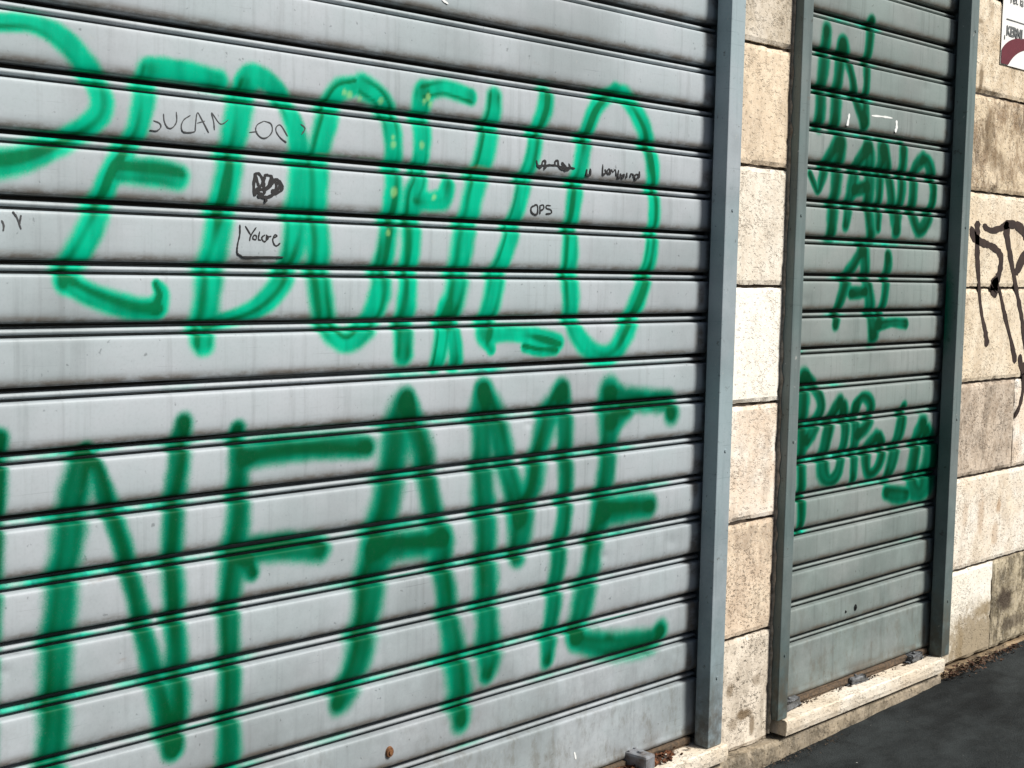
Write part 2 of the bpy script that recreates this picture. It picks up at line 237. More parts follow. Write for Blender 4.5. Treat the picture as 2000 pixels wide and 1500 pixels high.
S2=[
('I',[('s',[(3.6237,2.1501,0.0222),(3.6202,2.0828,0.0248),(3.609,2.0041,0.0248),(3.6064,1.9247,0.025),(3.604,1.8796,0.025)])]),
('N',[('s',[(3.7121,2.1166,0.0225),(3.7005,2.0397,0.0226),(3.692,1.9601,0.0257),(3.6917,1.8873,0.0259)]),('s',[(3.7174,2.1234,0.0242),(3.7503,2.0758,0.0193),(3.7782,2.0224,0.017),(3.8136,1.9521,0.0193),(3.8568,1.9048,0.0208)]),('s',[(3.8601,1.902,0.0243),(3.8632,1.9772,0.0182),(3.8598,2.0577,0.0181),(3.8685,2.1394,0.0209),(3.8782,2.2089,0.0208)])]),
('M',[('s',[(3.5619,1.7269,0.0119),(3.5861,1.6984,0.0115),(3.61,1.6786,0.0103),(3.6271,1.7158,0.0181),(3.6519,1.7658,0.0216),(3.7078,1.8277,0.0251)]),('s',[(3.7252,1.829,0.0287),(3.7176,1.7748,0.0287),(3.7061,1.6944,0.0258),(3.6948,1.6125,0.0259),(3.693,1.5586,0.026)])]),
('A',[('s',[(3.8758,1.8218,0.0236),(3.8307,1.7747,0.0233),(3.8051,1.7154,0.0256),(3.7888,1.6553,0.0232),(3.7734,1.5845,0.0175)]),('s',[(3.8878,1.8258,0.0275),(3.9024,1.7605,0.0278),(3.903,1.6765,0.0279),(3.9106,1.6212,0.0246),(3.9283,1.558,0.0244)]),('s',[(3.8158,1.6941,0.0192),(3.8912,1.7076,0.0194)])]),
('N',[('s',[(3.9753,1.8291,0.0282),(3.968,1.7647,0.022),(3.9656,1.6796,0.019),(3.9672,1.5833,0.0159)]),('s',[(3.9848,1.8298,0.0243),(4.0125,1.7675,0.0216),(4.0423,1.6835,0.0219),(4.0808,1.579,0.0252)]),('s',[(4.0808,1.579,0.0194),(4.1012,1.6864,0.0229),(4.1035,1.7733,0.0231),(4.1047,1.8354,0.0231)])]),
('O',[('s',[(4.2351,1.815,0.0223),(4.1898,1.7854,0.0237),(4.1787,1.7201,0.0237),(4.1867,1.6324,0.0231),(4.2216,1.5869,0.022),(4.2688,1.602,0.0247),(4.3031,1.649,0.0229),(4.3151,1.7089,0.0212),(4.3025,1.7673,0.0231),(4.2671,1.8071,0.0228),(4.2351,1.815,0.0189)])]),
('A',[('s',[(3.876,1.5119,0.0197),(3.8335,1.4682,0.0198),(3.7946,1.4251,0.0239),(3.7687,1.3731,0.0224),(3.7508,1.334,0.02),(3.7341,1.2808,0.0173)]),('s',[(3.8853,1.5121,0.0273),(3.8996,1.4501,0.024),(3.9233,1.3876,0.0239),(3.9446,1.3197,0.0244),(3.9634,1.2447,0.0278)]),('s',[(3.8195,1.3763,0.0176),(3.9051,1.3812,0.0162)])]),
('L',[('s',[(4.0356,1.4959,0.0194),(4.0384,1.4633,0.0227),(4.0286,1.3879,0.0193),(4.0117,1.3191,0.0187),(3.9892,1.2801,0.0207)]),('s',[(3.9898,1.2736,0.0151),(4.0834,1.282,0.0134),(4.1675,1.2774,0.0168)])]),
('P',[('s',[(3.5677,1.1244,0.028),(3.5662,1.0662,0.0308),(3.5682,0.9551,0.028),(3.5731,0.8433,0.0224),(3.5821,0.7115,0.0197),(3.5798,0.6633,0.0143)]),('s',[(3.587,1.1282,0.0182),(3.638,1.0872,0.0198),(3.6668,1.0468,0.0218),(3.6635,1.0125,0.0224),(3.6268,0.9634,0.0254),(3.5949,0.9346,0.0216)])]),
('O',[('s',[(3.7759,1.0407,0.0232),(3.7401,1.003,0.0246),(3.7143,0.9525,0.0261),(3.6979,0.8968,0.0266),(3.6939,0.8322,0.0302),(3.7285,0.8003,0.0175),(3.7752,0.8119,0.0229),(3.7985,0.8613,0.0212),(3.8123,0.9181,0.0215),(3.814,0.9759,0.0238),(3.7952,1.0236,0.0251)])]),
('P',[('s',[(3.8725,1.011,0.0246),(3.8771,0.9523,0.0217),(3.877,0.8741,0.0218),(3.8772,0.7925,0.0187)]),('s',[(3.8715,1.024,0.0183),(3.913,1.0493,0.0152),(3.9587,1.0305,0.0224),(3.9687,0.9855,0.0224),(3.9397,0.9512,0.0223),(3.8943,0.9315,0.0213)])]),
('O',[('s',[(4.01,0.9131,0.0238),(3.964,0.8868,0.0251),(3.948,0.8485,0.0255),(3.9643,0.804,0.0178),(4.0031,0.8005,0.0173),(4.0394,0.8323,0.0216),(4.0551,0.8796,0.0193),(4.0264,0.9103,0.0221)])]),
('L',[('s',[(4.182,0.9976,0.0204),(4.169,0.9525,0.0271),(4.1471,0.8928,0.0267),(4.1246,0.8419,0.0297),(4.0993,0.7865,0.0263)]),('s',[(4.0879,0.7249,0.0218),(4.163,0.7103,0.0272),(4.2253,0.7038,0.0241)])]),
('O',[('s',[(4.3165,0.9358,0.029),(4.2849,0.8945,0.0308),(4.2689,0.8385,0.032),(4.2602,0.7802,0.0352),(4.2722,0.7251,0.0356),(4.32,0.7045,0.0294),(4.3565,0.7361,0.0518),(4.3762,0.796,0.0516),(4.378,0.8541,0.0409),(4.3405,0.9079,0.0294)])]),
]
MARKS={
'DUCAN':[[(1.3709,1.6888,0.0011),(1.3835,1.6852,0.0011),(1.3862,1.6784,0.0011),(1.378,1.6714,0.001),(1.3637,1.6713,0.001)],[(1.3916,1.7032,0.0012),(1.3934,1.6892,0.0012),(1.4007,1.6788,0.0011),(1.4108,1.6797,0.001),(1.4191,1.6915,0.0012),(1.4185,1.7089,0.0012)],[(1.4488,1.7053,0.001),(1.4348,1.6961,0.0011),(1.4292,1.6844,0.0012),(1.4329,1.6744,0.0011),(1.4479,1.674,0.001),(1.4591,1.6766,0.001)],[(1.4591,1.6766,0.0012),(1.4601,1.6935,0.0012),(1.4638,1.7115,0.001),(1.4723,1.701,0.0012),(1.4886,1.6766,0.0012)],[(1.4629,1.6921,0.001),(1.48,1.6976,0.001)],[(1.5011,1.6825,0.0013),(1.4991,1.6985,0.0013),(1.4948,1.7143,0.0011),(1.5107,1.6971,0.0012),(1.5204,1.6963,0.001),(1.5321,1.7047,0.0011)]],
'OO':[[(1.5799,1.6849,0.0011),(1.598,1.6881,0.0011)],[(1.6142,1.7095,0.0011),(1.598,1.7006,0.0012),(1.595,1.6886,0.0013),(1.6062,1.6779,0.0012),(1.6206,1.6782,0.0011),(1.6329,1.6901,0.0013),(1.6307,1.7051,0.0013),(1.6142,1.7095,0.0011)],[(1.6705,1.6847,0.0013),(1.6536,1.7045,0.0012),(1.6432,1.7002,0.0012),(1.6432,1.691,0.0013),(1.6538,1.68,0.0012),(1.6685,1.6727,0.0012)],[(1.7022,1.7112,0.0013),(1.713,1.7036,0.0014),(1.7045,1.6909,0.0013)]],
'SCRIB':[[(1.5916,1.564,0.0019),(1.5899,1.5863,0.0019),(1.5929,1.6061,0.0016),(1.5978,1.592,0.0019),(1.6043,1.5818,0.0016),(1.6138,1.5955,0.0018),(1.617,1.605,0.0017),(1.6234,1.6054,0.0016),(1.6316,1.6019,0.002),(1.6236,1.5842,0.0018),(1.6139,1.5771,0.0016),(1.5963,1.5801,0.0016)],[(1.5898,1.6033,0.0016),(1.5993,1.6078,0.0016),(1.6074,1.6018,0.0019),(1.6139,1.5876,0.0019),(1.614,1.5691,0.0018),(1.6027,1.5699,0.0016),(1.5947,1.5734,0.0017)],[(1.5932,1.5641,0.0019),(1.5963,1.5761,0.0017),(1.6107,1.5769,0.0016),(1.6236,1.5802,0.0016),(1.6333,1.59,0.0017),(1.6397,1.5984,0.0016),(1.6496,1.5963,0.0018),(1.6579,1.5861,0.002),(1.653,1.5765,0.0017),(1.6399,1.5705,0.0016),(1.6334,1.5754,0.0018),(1.6464,1.5788,0.0017),(1.6513,1.5897,0.0019),(1.6398,1.5917,0.0016)],[(1.598,1.5644,0.0016),(1.6156,1.5626,0.0016),(1.6302,1.566,0.0016),(1.6497,1.5763,0.0016)],[(1.6189,1.5641,0.0019),(1.6189,1.5535,0.0019)],[(1.617,1.6037,0.0018),(1.6106,1.5901,0.0019),(1.6139,1.5784,0.0019)],[(1.6316,1.6006,0.0018),(1.6431,1.5893,0.002),(1.6399,1.5731,0.0019)]],
'VOLARE':[[(1.5713,1.5054,0.0014),(1.5832,1.4887,0.0014)],[(1.5967,1.5036,0.0013),(1.584,1.4874,0.0014),(1.5809,1.4768,0.0014)],[(1.592,1.489,0.0014),(1.588,1.4822,0.0014),(1.5952,1.4798,0.0012),(1.5968,1.4865,0.0014),(1.592,1.489,0.0013)],[(1.6048,1.496,0.0014),(1.6016,1.4813,0.0014),(1.6081,1.4788,0.0012)],[(1.6177,1.4897,0.0013),(1.6097,1.4842,0.0014),(1.6129,1.4776,0.0013),(1.6194,1.4778,0.0014),(1.6209,1.4898,0.0012),(1.6226,1.4792,0.0015)],[(1.6242,1.4886,0.0015),(1.6243,1.4806,0.0015)],[(1.6258,1.486,0.0012),(1.6324,1.4875,0.0012)],[(1.6356,1.4836,0.0012),(1.6454,1.4879,0.0014),(1.6405,1.4904,0.0013),(1.6357,1.4809,0.0015),(1.639,1.4717,0.0014),(1.6456,1.4691,0.0012),(1.6538,1.4747,0.0013)]],
'BOX':[[(1.5587,1.5076,0.0014),(1.558,1.4879,0.0014),(1.5533,1.4695,0.0014),(1.5526,1.4537,0.0014),(1.5605,1.4486,0.0012),(1.57,1.4459,0.0012),(1.6083,1.4467,0.0012),(1.6623,1.4473,0.0012)]],
'OPS':[[(2.3871,1.5825,0.0015),(2.3731,1.577,0.0018),(2.3722,1.5674,0.002),(2.383,1.5614,0.0015),(2.3936,1.5634,0.002),(2.393,1.5812,0.002),(2.3823,1.5831,0.0015)],[(2.4013,1.5831,0.0021),(2.4031,1.5622,0.0021)],[(2.4013,1.5823,0.0014),(2.4132,1.5837,0.0016),(2.4147,1.5756,0.0019),(2.4041,1.5703,0.0016)],[(2.4397,1.5833,0.0015),(2.4252,1.5834,0.0015),(2.4242,1.5769,0.0017),(2.44,1.5735,0.0017),(2.4415,1.5662,0.0016),(2.4234,1.5638,0.0015)]],
'SCORE':[[(2.3861,1.687,0.0026),(2.3913,1.6745,0.0023),(2.4032,1.672,0.002),(2.4075,1.6852,0.0022),(2.4171,1.6858,0.0026),(2.4152,1.6696,0.0022),(2.4269,1.6784,0.0018),(2.4486,1.6798,0.0019),(2.4507,1.6881,0.0022),(2.4604,1.6904,0.0022),(2.4632,1.6792,0.0025),(2.4757,1.6718,0.0019),(2.4904,1.6744,0.0025),(2.4827,1.6837,0.0022),(2.4752,1.6849,0.0027),(2.4856,1.6708,0.002),(2.5027,1.6752,0.0022),(2.4999,1.6849,0.0019),(2.5076,1.6772,0.002),(2.5226,1.6765,0.0019)],[(2.3913,1.6745,0.0018),(2.415,1.6768,0.0018),(2.451,1.6792,0.0018),(2.4755,1.6767,0.0018),(2.5201,1.6771,0.0018)],[(2.5656,1.6776,0.0028),(2.5661,1.6642,0.0024),(2.5788,1.665,0.0025),(2.5782,1.68,0.0028)]],
'BAMB':[[(2.6243,1.6931,0.0021),(2.6253,1.6695,0.002),(2.6369,1.6736,0.0019),(2.6326,1.6818,0.002)],[(2.6483,1.6845,0.0018),(2.6408,1.6756,0.0021),(2.6502,1.6711,0.0017),(2.651,1.6847,0.0021)],[(2.6542,1.6696,0.0021),(2.6564,1.6817,0.0016),(2.6645,1.6771,0.0014),(2.6723,1.6827,0.0017),(2.6782,1.6677,0.0021)],[(2.6856,1.6835,0.0022),(2.6836,1.6663,0.0021),(2.6944,1.6669,0.0018),(2.6927,1.6754,0.0022)],[(2.7075,1.6746,0.0016),(2.6983,1.6689,0.0021),(2.7052,1.665,0.0016),(2.7089,1.6747,0.0021)],[(2.7182,1.6787,0.0022),(2.7174,1.6649,0.0022)],[(2.7323,1.6675,0.0022),(2.7333,1.6762,0.0017),(2.7429,1.675,0.0018),(2.7446,1.6682,0.0022)],[(2.7593,1.6778,0.0016),(2.7486,1.6719,0.0021),(2.7544,1.6636,0.0014),(2.7651,1.6729,0.0021),(2.7593,1.6778,0.0019)],[(2.7673,1.6852,0.0023),(2.7681,1.6679,0.0023)]],
'VLEFT':[[(1.1009,1.5133,0.0013),(1.1081,1.5032,0.0013),(1.1125,1.4905,0.0013),(1.1152,1.4836,0.0013)],[(1.1154,1.5079,0.0013),(1.1135,1.4974,0.0013),(1.1116,1.4904,0.0013)],[(1.0809,1.4979,0.0013),(1.0844,1.4895,0.0013),(1.0834,1.4791,0.0013)]],
'FAINT':[[(1.9024,0.4954,0.0013),(1.9209,0.5119,0.0012),(1.9574,0.5181,0.0011),(1.9872,0.5096,0.001)],[(1.9085,0.4748,0.0012),(1.9115,0.4627,0.001),(1.9364,0.4515,0.001)],[(1.9797,0.5112,0.001),(2.0025,0.4949,0.001)],[(1.9214,0.4834,0.0011),(1.958,0.4835,0.0011)]],
}
WHITE={
'W':[[(3.7611,1.8979,0.0046),(3.7591,1.8855,0.0045),(3.7682,1.9216,0.0045)],[(3.8981,1.9273,0.0025),(3.9668,1.9303,0.0025),(4.0244,1.9307,0.0026)],[(4.0507,1.9266,0.0052),(4.0527,1.9026,0.0051),(4.0442,1.889,0.0044)]],
'W1':[[(2.0779,2.0093,0.002),(2.0962,2.0033,0.002)]],
'W2':[[(2.5728,0.2195,0.0026),(2.5794,0.1993,0.0026)]],
}
TAG=[[(4.5827,1.6287,0.0135),(4.5857,1.5636,0.0135),(4.598,1.4843,0.0114),(4.6177,1.408,0.0084),(4.6268,1.3598,0.0075),(4.6535,1.2932,0.0072),(4.6826,1.244,0.009),(4.7043,1.1909,0.013)],[(4.5316,1.6041,0.0117),(4.5656,1.5718,0.0122),(4.6177,1.5556,0.0096),(4.6817,1.5466,0.0087),(4.7438,1.5301,0.0094),(4.7796,1.5018,0.0142),(4.7693,1.447,0.0131),(4.7441,1.4177,0.017),(4.7301,1.3977,0.0246)],[(4.6231,1.6143,0.0069),(4.688,1.5987,0.0081),(4.7595,1.6083,0.0096),(4.8234,1.625,0.0102),(4.895,1.6221,0.0109),(4.9528,1.6018,0.0138),(4.9874,1.5655,0.0163),(5.0195,1.5156,0.0153)],[(4.8018,1.6333,0.0178),(4.8203,1.5793,0.0156),(4.8477,1.5214,0.0114),(4.8907,1.439,0.0114),(4.934,1.3591,0.0099),(4.9777,1.2799,0.0103),(5.0092,1.1979,0.0105),(5.0384,1.1361,0.0104)],[(4.9825,1.5336,0.0118),(4.9325,1.4822,0.0152),(4.9024,1.4484,0.012)],[(4.7744,1.4015,0.0066),(4.8157,1.3263,0.0073),(4.8463,1.2761,0.0093),(4.897,1.2007,0.0073),(4.9398,1.1243,0.0135)],[(4.9709,1.1535,0.01),(4.9889,1.1112,0.012),(5.0267,1.0869,0.0209),(5.017,1.0204,0.0105),(4.9934,0.9605,0.0074),(4.9591,0.9207,0.0056)],[(4.7193,1.423,0.0205),(4.7384,1.3959,0.0243),(4.7166,1.3741,0.0095)]]
YEL=[(1.8259,1.7805,0.0063),(1.853,1.7739,0.0054),(1.9109,1.7764,0.0054),(1.9462,1.6901,0.0063),(1.9494,1.5892,0.0072),(2.0276,1.6941,0.0063),(2.0419,1.798,0.0054),(2.0526,1.7837,0.0054),(1.9337,1.5033,0.0045),(2.0316,1.7883,0.0045),(1.8125,1.7853,0.0045),(2.0643,1.5852,0.0054),(1.9445,1.7049,0.0045)]
# ---------------------------------------------------------------- graffiti paint on the roller curtains
EDGE={'u':(.0,.47,.275),'l':(.0,.26,.155),'s':(.0,.20,.115)}
CORE={'u':(.0,.15,.055),'l':(.0,.070,.022),'s':(.0,.042,.015)}
def spray(X,Z,letters,bead,extra=()):
    """paint colour + coverage at wall points; returns rgba and letter index per point"""
    n=len(X); cov=np.zeros(n); dark=np.zeros(n); best=np.full(n,-1); bc=np.zeros(n); halo=np.zeros(n); far=np.zeros(n)
    E=np.zeros((n,3))+EDGE['u']; K=np.zeros((n,3))+CORE['u']
    for li,(ch,strokes) in enumerate(letters):
        for si,(w,P) in enumerate(strokes):
            Q=crom(P,5); xs,zs,rs=Q[:,0],Q[:,1],np.maximum(Q[:,2],.003)*{'u':1.05,'l':1.09,'s':1.2}[w]; rm=rs.max()*(2.6 if w=='u' else 6.5)
            idx=np.nonzero((X>xs.min()-rm)&(X<xs.max()+rm)&(Z>zs.min()-rm)&(Z<zs.max()+rm))[0]
            if not len(idx): continue
            x=X[idx]; z=Z[idx]; tb=np.full(len(idx),9.); sg=np.zeros(len(idx)); al=np.zeros(len(idx)); L=0
            wob=(vnoise(x*38,z*38,li*7+si)-.5)*.16+(vnoise(x*13,z*13,li)-.5)*.12
            for i in range(len(Q)-1):
                ax,az,bx,bz=xs[i],zs[i],xs[i+1],zs[i+1]; dx,dz=bx-ax,bz-az; l2=dx*dx+dz*dz+1e-12; l=math.sqrt(l2)
                t=np.clip(((x-ax)*dx+(z-az)*dz)/l2,0,1); r=rs[i]+(rs[i+1]-rs[i])*t
                px=x-ax-dx*t; pz=z-az-dz*t; d=np.sqrt(px*px+pz*pz)/r
                m=d<tb; tb[m]=d[m]; sg[m]=((px*dz-pz*dx)/l/r)[m]; al[m]=(L+t*l)[m]; L+=l
            T=tb+wob
            soft={'u':.42,'l':.52,'s':.38}[w]
            c=1-sst(1-soft,1+soft*1.25,T); h=(1-sst(.8,2.3,T))*(.13+.12*vnoise(x*9,z*9,3))
            ph=rng.rand()*6
            strk=.5+.5*np.sin(sg*4.2+ph+1.1*np.sin(al*9+ph))
            body=1-sst(.25,1.0,tb)
            if w=='u': d_=(1-sst(.35,1.1,tb))*(.18+.95*sst(.38,.78,.3*strk+.7*vnoise(al*9+ph,sg*1.4,si)))
            else: d_=(1-sst(.3,1.12,tb+(vnoise(x*30,z*8,si)-.5)*.3))*(.55+.25*strk+.35*vnoise(al*9+ph,sg*.9,si+2))
            ends=np.minimum(al,L-al); d_=d_+(1-sst(0,.035,ends))*body*.3
            c0=cov[idx]; dk=dark[idx]
            up=c>c0*.9
            E[idx[up]]=EDGE[w]; K[idx[up]]=CORE[w]
            dark[idx]=np.clip(np.maximum(dk,d_)+np.minimum(dk,d_)*.45,0,1.25)
            cov[idx]=1-(1-c0)*(1-c)
            halo[idx]=np.maximum(halo[idx],h)
            if w!='u': far[idx]=np.maximum(far[idx],(1-sst(.8,5.2,T))*1.0*sst(.30,.75,vnoise(x*4,z*40,2))*(.6+.5*vnoise(x*30,z*160,6)))
            m=c>bc[idx]; ii=idx[m]; best[ii]=li; bc[ii]=c[m]
    # mist caught on the upper side of the interlock beads, further out than on the flats
    mist=np.where(bead, np.maximum(halo*2.6,far), halo)
    a=np.clip(1-(1-cov)*(1-np.clip(mist,0,.92)),0,1)
    D=np.clip(dark,0,1)[:,None]
    rgb=E*(1-D)+K*D; rgb=np.where((cov<.15)[:,None],E*.8+np.array([0,.075,.075]),rgb)
    for (x,z,r,col,s) in extra:
        d=np.hypot((X-x)/r,(Z-z)/(r*s))+ (vnoise(X*90,Z*90,5)-.5)*.5
        k=1-sst(.4,1.2,d); kk=k[:,None]*.5; rgb=rgb*(1-kk)+np.array(col)*kk*1.0; a=np.maximum(a,k*.5)
    return np.concatenate([rgb,a[:,None]],1),np.where(bc>.42,best,-1)
PROF=[(0,.030),(.0022,.029),(.0028,.016),(.0034,.0105),(.0048,.0080),(.0068,.0066),(.0088,.0064),(.0108,.0074),(.0124,.0098),(.0134,.014),
 (.0138,.032),(.0180,.034),(.0222,.032),(.0226,.012),(.0232,.0045),(.0242,.0022),(.0268,.0000),(.0310,-.0018),(.0365,-.0031),(.0425,-.0039)]
PROF+= [(z,-.0042-.0008*math.sin(math.pi*(z-.042)/.060)) for z in np.linspace(.047,.098,13)]
PROF+= [(.1018,-.0040),(.1046,-.0032),(.1062,-.0012),(.1070,.003),(.1075,.012),(.1079,.029)]
def warp(X,Z,zl):
    sl=np.floor((Z-zl)/.11-.15).astype(int)
    return (vnoise(X*3.1,sl*7.3,2)-.5)*.0022+(vnoise(X*1.1,Z*2.2,9)-.5)*.004
PITCH=.11
def curtain(parent,x0,x1,hx0,hx1,z_line,z_bot,z_top,hz,letters,words,mat,labels,extra=()):
    # rows: bottom bar, then slats
    rows=[(z_bot,.012,0),(z_bot,.001,0),(z_bot+.002,-.006,0),(z_bot+.012,-.0065,0)]
    k=0
    while z_line-k*PITCH>z_bot+.06: k+=1
    k-=1; zb=z_line-k*PITCH
    for z in np.arange(z_bot+.018,zb-.007,.005): rows.append((z,-.0042-.0006*math.sin((z-z_bot)*40),0))
    rows+=[(zb-.0068,-.0034,0),(zb-.0045,-.0018,0),(zb-.0032,.0015,0),(zb-.0026,.0075,0),(zb-.0021,.029,0)]
    while zb<z_top:
        for (dz,y) in PROF: rows.append((zb+dz,y,1 if .002<dz<.0137 else 0))
        zb+=PITCH
    rows=np.array(rows)
    fine=np.arange(hx0,hx1+.001,.0038); xs=np.concatenate([np.arange(x0,hx0-.01,.03),fine,np.arange(hx1+.02,x1,.03),[x1]]) if x1>hx1+.03 else np.concatenate([np.arange(x0,hx0-.01,.03),fine[:-1],[x1]])
    nx,nz=len(xs),len(rows); x1e=x1-.03; x0e=x0+.03
    X=np.repeat(xs[None],nz,0); Z=np.repeat(rows[:,0][:,None],nx,1); Y=np.repeat(rows[:,1][:,None],nx,1).copy()
    # slats are never dead straight: slight dents and sag
    sl=np.floor((Z-z_line)/PITCH-.15).astype(int)
    Y+= warp(X,Z,z_line)
    Z=Z+(vnoise(X*1.6,sl*3.7,4)-.5)*.0016
    for (dx,dz_,r,dep) in [(random.uniform(hx0,hx1),random.uniform(z_bot,hz),random.uniform(.02,.06),random.uniform(.0008,.0025)) for _ in range(26)]:
        q=((X-dx)/r)**2+((Z-dz_)/(r*.6))**2; Y+=dep*np.exp(-q*2)
    co=np.stack([X,Y,Z],-1)
    du=np.zeros_like(co); dv=np.zeros_like(co)
    du[:,1:-1]=co[:,2:]-co[:,:-2]; du[:,0]=co[:,1]-co[:,0]; du[:,-1]=co[:,-1]-co[:,-2]
    dv[1:-1]=co[2:]-co[:-2]; dv[0]=co[1]-co[0]; dv[-1]=co[-1]-co[-2]
    N=np.cross(du,dv); N/=np.linalg.norm(N,axis=-1,keepdims=True)+1e-12
    co=co.reshape(-1,3); N=N.reshape(-1,3)
    bead=np.repeat(rows[:,2][:,None],nx,1).ravel()>0
    C,who=spray(co[:,0],co[:,2],letters,bead,extra)
    # paint does not reach the bottom of the gaps
    depth=np.clip((co[:,1]-.014)/.008,0,1); C[:,3]*=1-depth
    i=np.arange(nz-1)[:,None]*nx+np.arange(nx-1)[None]; F=np.stack([i,i+1,i+1+nx,i+nx],-1).reshape(-1,4)
    fw=who.reshape(nz,nx)[:-1,:-1].ravel()
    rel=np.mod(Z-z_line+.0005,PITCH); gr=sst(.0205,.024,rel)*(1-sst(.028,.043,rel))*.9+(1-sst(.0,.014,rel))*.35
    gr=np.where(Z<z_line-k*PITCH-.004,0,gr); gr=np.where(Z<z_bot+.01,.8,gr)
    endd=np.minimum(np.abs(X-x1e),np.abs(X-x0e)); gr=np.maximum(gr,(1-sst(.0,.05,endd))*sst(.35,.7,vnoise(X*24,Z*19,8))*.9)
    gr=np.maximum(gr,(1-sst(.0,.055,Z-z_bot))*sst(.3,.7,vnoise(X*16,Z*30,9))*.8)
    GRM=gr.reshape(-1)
    groups=[(-1,'curtain',None)]+[(li,'graffiti_letter',labels(li)) for li in range(len(letters))]
    cur=None
    for gi,nm,lb in groups:
        f=F[fw==gi]
        if not len(f): continue
        u,inv=np.unique(f,return_inverse=True); f2=inv.reshape(-1,4)
        me=bpy.data.meshes.new(nm); me.from_pydata(co[u].tolist(),[],f2.tolist())
        me.polygons.foreach_set('use_smooth',np.ones(len(f2),bool))
        ca=me.color_attributes.new('paint','FLOAT_COLOR','POINT'); ca.data.foreach_set('color',C[u].astype(np.float32).ravel())
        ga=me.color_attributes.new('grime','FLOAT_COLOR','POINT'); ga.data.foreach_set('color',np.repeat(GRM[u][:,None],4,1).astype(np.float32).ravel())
        me.normals_split_custom_set_from_vertices(N[u].tolist())
        o=link(nm,me,mat,cur or parent)
        if cur is None: cur=o
        if lb:o['label']=lb
    return cur
def ribbon(bm,P,y,th=.0006,jit=0.12):
    Q=crom(P,5); n=len(Q); L=[];R_=[]
    for i in range(n):
        a=Q[max(i-1,0)]; b=Q[min(i+1,n-1)]; t=np.array([b[0]-a[0],b[1]-a[1]]); t/=np.hypot(*t)+1e-9
        r=Q[i][2]*.5*(1+random.uniform(-jit,jit)); nn=(-t[1]*r,t[0]*r); yy=y(Q[i][0],Q[i][1]) if callable(y) else y
        e=0
        if i in(0,n-1): e=.55
        L.append((Q[i][0]+nn[0]*(1-e),yy,Q[i][1]+nn[1]*(1-e))); R_.append((Q[i][0]-nn[0]*(1-e),yy,Q[i][1]-nn[1]*(1-e)))
    A=[bm.verts.new(v) for v in L]; B=[bm.verts.new(v) for v in R_]
    A2=[bm.verts.new((v[0],v[1]+th,v[2])) for v in L]; B2=[bm.verts.new((v[0],v[1]+th,v[2])) for v in R_]
    for i in range(n-1):
        for q in ((A[i],A[i+1],B[i+1],B[i]),(A2[i],A2[i+1],A[i+1],A[i]),(B[i],B[i+1],B2[i+1],B2[i])):
            bm.faces.new(q)
def lab_word(tpl,pos): return tpl
# ---------------------------------------------------------------- ground
bm=bmesh.new()
def gz(x): return .0055+.027*(x-3.35)
xs=[-300,-40,-6]+list(np.arange(-2,12,.25))+[20,60,300]; ys=[-300,-60,-15,-8]+list(np.arange(-4,0.6,.25))+[8,60,300]
V={}
for x in xs:
    for y in ys:
        xx=min(max(x,-6),16); V[x,y]=bm.verts.new((x,y,gz(xx)+(.006*(vnoise(np.array([x*2.]),np.array([y*2.]),1)[0]-.5) if -2<x<12 and -4<y<.3 else 0)))
for a,b in zip(xs,xs[1:]):
    for c_,d in zip(ys,ys[1:]): bm.faces.new((V[a,c_],V[b,c_],V[b,d],V[a,d]))
tag(bmobj('pavement',bm,m_asph,None,True),'dark asphalt pavement in front of the shutters',kind='structure')
# ---------------------------------------------------------------- wall stone
def slab(parent,x0,x1,z0,z1,mat,yf=-.035,th=.032,label=None,rough=.0015,seed=0):
    """cut stone slab: gridded front with a slightly worn outline"""
    nx=max(4,int((x1-x0)/.012)); nz=max(4,int((z1-z0)/.012))
    u=np.linspace(0,1,nx+1); v=np.linspace(0,1,nz+1)
    X,Z=np.meshgrid(x0+(x1-x0)*u,z0+(z1-z0)*v)
    eu=np.minimum(X-x0,x1-X); ev=np.minimum(Z-z0,z1-Z); e=np.minimum(eu,ev)
    Y=yf+(vnoise(X*11,Z*11,seed)-.5)*.0012+ .0035*(1-sst(0,.006,e))
    chip=sst(.62,.85,vnoise(X*31,Z*31,seed+3))*(1-sst(.0,.02,e)); Y=Y+chip*.006
    X=X+(1-sst(0,.004,eu))*(vnoise(Z*55,Z*0+seed,1)-.35)*rough*2*np.where(X-x0<x1-X,1,-1)
    Z=Z+(1-sst(0,.004,ev))*(vnoise(X*55,X*0+seed,2)-.35)*rough*2*np.where(Z-z0<z1-Z,1,-1)
    bm=bmesh.new(); g=[[bm.verts.new((X[j,i],Y[j,i],Z[j,i])) for i in range(nx+1)] for j in range(nz+1)]
    for j in range(nz):
        for i in range(nx): bm.faces.new((g[j][i],g[j][i+1],g[j+1][i+1],g[j+1][i]))
    yb=yf+th
    ring=[g[0][i] for i in range(nx+1)]+[g[j][nx] for j in range(1,nz+1)]+[g[nz][i] for i in range(nx-1,-1,-1)]+[g[j][0] for j in range(nz-1,0,-1)]
    back=[bm.verts.new((v.co.x,yb,v.co.z)) for v in ring]
    for i in range(len(ring)): 
        k=(i+1)%len(ring); bm.faces.new((ring[k],ring[i],back[i],back[k]))
    bm.faces.new(back)
    o=bmobj('stone_slab',bm,mat,parent); 
    if label:o['label']=label
    return o
SP_pier0=stone('travertine_pitted_stained',(.70,.62,.52),(.74,.66,.55),(.27,.22,.16),.5,.9,.3,8,stains=[(3.27,.17,.045,.018,.9),(3.315,.13,.016,.04,.8),(3.20,.255,.02,.025,.7),(3.33,.26,.03,.02,.5),(3.22,.15,.03,.02,.5)])
